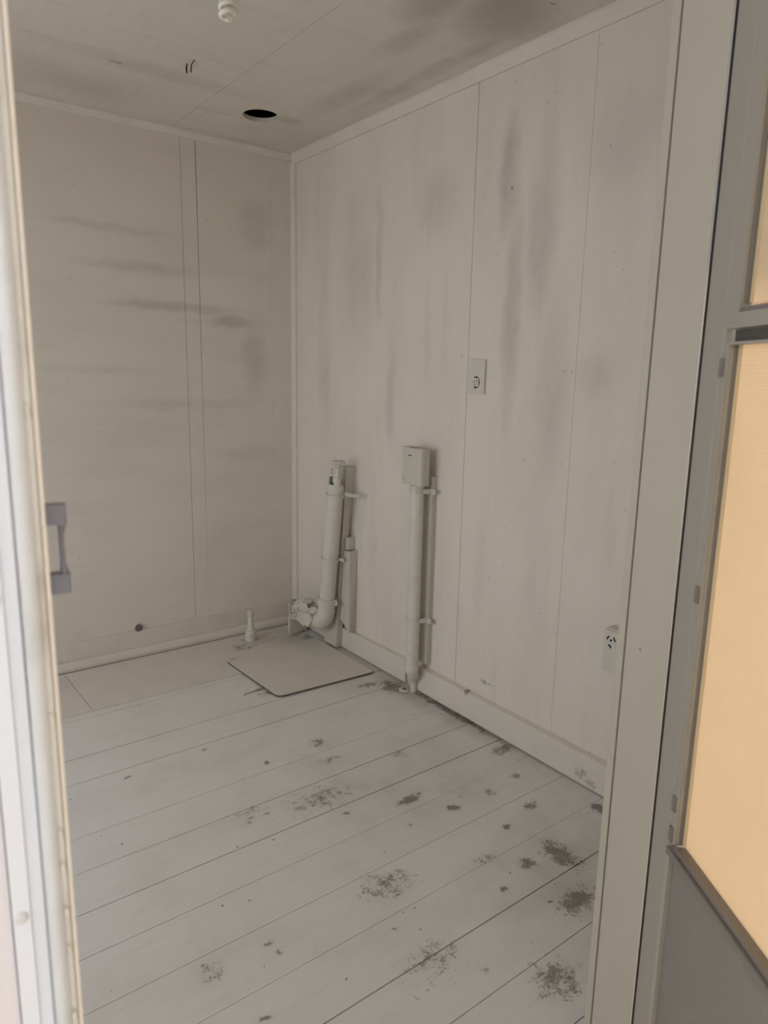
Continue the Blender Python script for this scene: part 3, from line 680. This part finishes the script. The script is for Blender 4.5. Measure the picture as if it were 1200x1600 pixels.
for z in (.893, .345):
    s = empty('saddle_clip', (-.068, -1.097, z)); s.parent = cp; s.location = Vector((-.068, -1.097, z))-abs_loc(cp)
    bm = bmesh.new(); band(bm, (-.068, -1.097, z), r2+.0006, .018, .0024, (0, 0, 1), 32); link('band', bm, 'steel', s, smooth=True)
    bm = bmesh.new(); hexa(bm, [(-.062, -1.1265, z-.010), (-.058, -1.1265, z-.010), (-.0260, -1.131, z-.010), (-.0262, -1.136, z-.010)][:4], [(-.062, -1.1265, z+.010), (-.058, -1.1265, z+.010), (-.0260, -1.131, z+.010), (-.0262, -1.136, z+.010)])
    link('arm', bm, 'steel', s)
    bm = bmesh.new(); bx(bm, -.0275, -.0246, -1.138, -1.113, z-.011, z+.010); bx(bm, -.0275, -.0246, -1.162, -1.138, z-.011, z+.010)
    link('tab', bm, 'steel', s, bev=.0006)
    bm = bmesh.new(); lathe(bm, [(.003, 0), (.003, .003)], (-.0277, -1.150, z), (-1, 0, 0), 10); link('nail', bm, 'steel', s)
jb = thing('junction_box', (-.07, -1.09, .9), 'small grey metal box with rounded side on top of the slim pipe', 'box')
bm = bmesh.new()
pl = [(-.042, -1.022), (-.088, -1.022), (-.088, -1.112)] + [(-.072-.016*math.cos(a), -1.118-.020*math.sin(a)) for a in [math.radians(x) for x in (0, 20, 40, 60, 80, 90)]] + [(-.042, -1.138)]
prism(bm, pl, .916, 1.066); link('box_body', bm, 'box', jb, bev=.0025, seg=2)
bm = bmesh.new(); lathe(bm, [(.026, .882), (.030, .886), (.030, .917)], (-.068, -1.098, 0), seg=28); link('entry_hub', bm, 'box', jb, smooth=True)
bm = bmesh.new(); prism(bm, [(-1.060, 1.033), (-1.082, 1.036), (-1.082, 1.039), (-1.060, 1.037)], -.0895, -.0878, axis='x'); link('slot', bm, 'black', jb)
box('lid', (-.0915, -.042, -1.070, -1.018, 1.0665, 1.0690), 'box', jb, bev=.001)

# ---------------------------------------------------------------- outlets
ol = thing('outlet_plate', (0, -1.35, 1.35), 'flat painted cover plate with a round socket on the wall beside the panel joint', 'outlet')
bm = bmesh.new(); bx(bm, -.0090, -.0008, -1.390, -1.3075, 1.290, 1.414); link('plate', bm, 'plate', ol, bev=.0012)
yc, zc = -1.3475, 1.332
bm = bmesh.new(); prism(bm, [(yc+.0195*math.cos(a), zc+.022*math.sin(a)) for a in [2*math.pi*k/20 for k in range(20)]], -.0093, -.0085, axis='x'); link('recess', bm, 'black', ol)
bm = bmesh.new(); prism(bm, [(yc+max(-.0155, min(.0155, .0178*math.cos(a))), zc+max(-.0160, min(.0160, .0200*math.sin(a)))) for a in [2*math.pi*k/24 for k in range(24)]], -.0117, -.0089, axis='x'); link('socket_face', bm, 'plate', ol, bev=.0004)
for y, z, w, h in ((yc+.0055, zc+.003, .0011, .0062), (yc-.0065, zc+.003, .0011, .0050)):
    bm = bmesh.new(); bx(bm, -.0121, -.0115, y-w, y+w, z-h, z+h); link('slot', bm, 'black', ol)
bm = bmesh.new(); lathe(bm, [(.0026, 0), (.0026, .0006)], (-.0116, yc+.0015, zc-.010), (-1, 0, 0), 12); link('slot', bm, 'black', ol)
bm = bmesh.new(); lathe(bm, [(.0028, 0), (.0024, .0012)], (-.0090, yc+.002, zc+.034), (-1, 0, 0), 12); link('screw', bm, 'plate', ol)

so = thing('wall_socket', (0, -2.05, .5), 'surface-mounted white socket box low on the wall next to the door jamb', 'socket')
box('mounting_block', (-.040, -.0008, -2.125, -2.012, .452, .588), 'socket', so, bev=.003, seg=2)
box('face_plate', (-.047, -.0405, -2.128, -2.009, .447, .584), 'socket', so, bev=.003, seg=2)
def slot(y, z, l, ang, w=.0024):
    bm = bmesh.new(); c, s = math.cos(ang), math.sin(ang)
    q = [(y+a*l*c-b*w*s, z+a*l*s+b*w*c) for a, b in ((-1, -1), (1, -1), (1, 1), (-1, 1))]
    prism(bm, q, -.0478, -.0468, axis='x'); link('slot', bm, 'black', so)
slot(-2.0230, .5590, .0065, math.radians(118)); slot(-2.0465, .5590, .0075, math.radians(62))
slot(-2.0300, .5350, .0050, math.radians(0)); slot(-2.0345, .5310, .0040, math.radians(90))
bm = bmesh.new(); lathe(bm, [(.0036, 0), (.0036, .001)], (-.0470, -2.0345, .5530), (-1, 0, 0), 12); link('screw', bm, 'black', so)
bm = bmesh.new(); tube(bm, [(-.022, -2.040, .452), (-.020, -2.043, .438), (-.012, -2.050, .430)], .0045, 10); link('cable', bm, 'timber', so, smooth=True)

# dark plug in the back wall
pg = thing('wall_plug', (-.872, -.012, .139), 'small dark round plug set in the top edge of the back skirting', 'plug')
bm = bmesh.new(); lathe(bm, [(.018, 0), (.018, .0022), (.015, .003)], (-.872, -.0125, .141), (0, -1, 0), 24); link('disc', bm, simple('plug_rubber', (.16, .125, .12), .7, mott=.3), pg, smooth=True)
bm = bmesh.new(); lathe(bm, [(.020, 0), (.020, .0128)], (-.872, -.0002, .141), (0, -1, 0), 24); link('ring', bm, 'steel', pg, smooth=True)

# ---------------------------------------------------------------- ceiling things
lb = thing('spiral_bulb', (-.983, -1.37, H), 'white spiral energy-saving bulb hanging from the ceiling', 'bulb')
bc = Vector((-.9825, -1.370, 0)); zb = 2.250
bm = bmesh.new(); pts = []
turns, N = 3.0, 84
for k in range(N+1):
    t = k/N; a = 2*math.pi*turns*t+.6; r = .0195 if t > .10 else .006+.0135*(t/.10)
    pts.append(bc+Vector((r*math.cos(a), r*math.sin(a), zb+.006+.058*t)))
tube(bm, pts, .0062, 12); link('glass_spiral', bm, 'bulb', lb, smooth=True)
bm = bmesh.new(); lathe(bm, [(.0150, zb+.066), (.0240, zb+.070), (.0255, zb+.090), (.0160, zb+.104), (.0130, zb+.106)], bc, seg=28); link('ballast', bm, 'plate', lb, smooth=True)
bm = bmesh.new(); lathe(bm, [(.0175, zb+.1065), (.0200, zb+.120), (.0360, zb+.136), (.0400, H-.0005)], bc, seg=28); link('lamp_holder', bm, 'plate', lb, smooth=True)
hk = thing('ceiling_hook', (-.812, -.681, H), 'small bent rusty hook and frayed cord hanging from the ceiling near the bulb', 'hook')
hb = Vector((-.812, -.70, H))
bm = bmesh.new(); tube(bm, [hb+Vector(p) for p in ((.004, -.03, -.0005), (0, -.012, -.010), (.003, 0, -.020), (.006, .012, -.026), (.010, .020, -.022))], [.0012, .0018, .0024, .0022, .0014], 8); link('cord', bm, 'dark', hk, smooth=True)
bm = bmesh.new(); tube(bm, [hb+Vector(p) for p in ((-.004, .018, -.0005), (-.006, .020, -.014), (-.005, .020, -.030))], [.0020, .0034, .0028], 8); link('stub', bm, 'dark', hk, smooth=True)
tg = bmesh.new(); tube(tg, [Vector((-1.02, -.53, H))+Vector(p) for p in ((-.02, 0, -.001), (-.017, -.01, -.008), (0, -.014, -.009), (.016, -.012, -.006), (.022, -.004, -.001))], .0022, 8)
tag(link('wire_staple', tg, 'ceiling', smooth=True), 'thin painted wire loop on the ceiling close to the back wall', 'staple')

for o in bpy.data.objects:
    if '_local' in o: del o['_local']
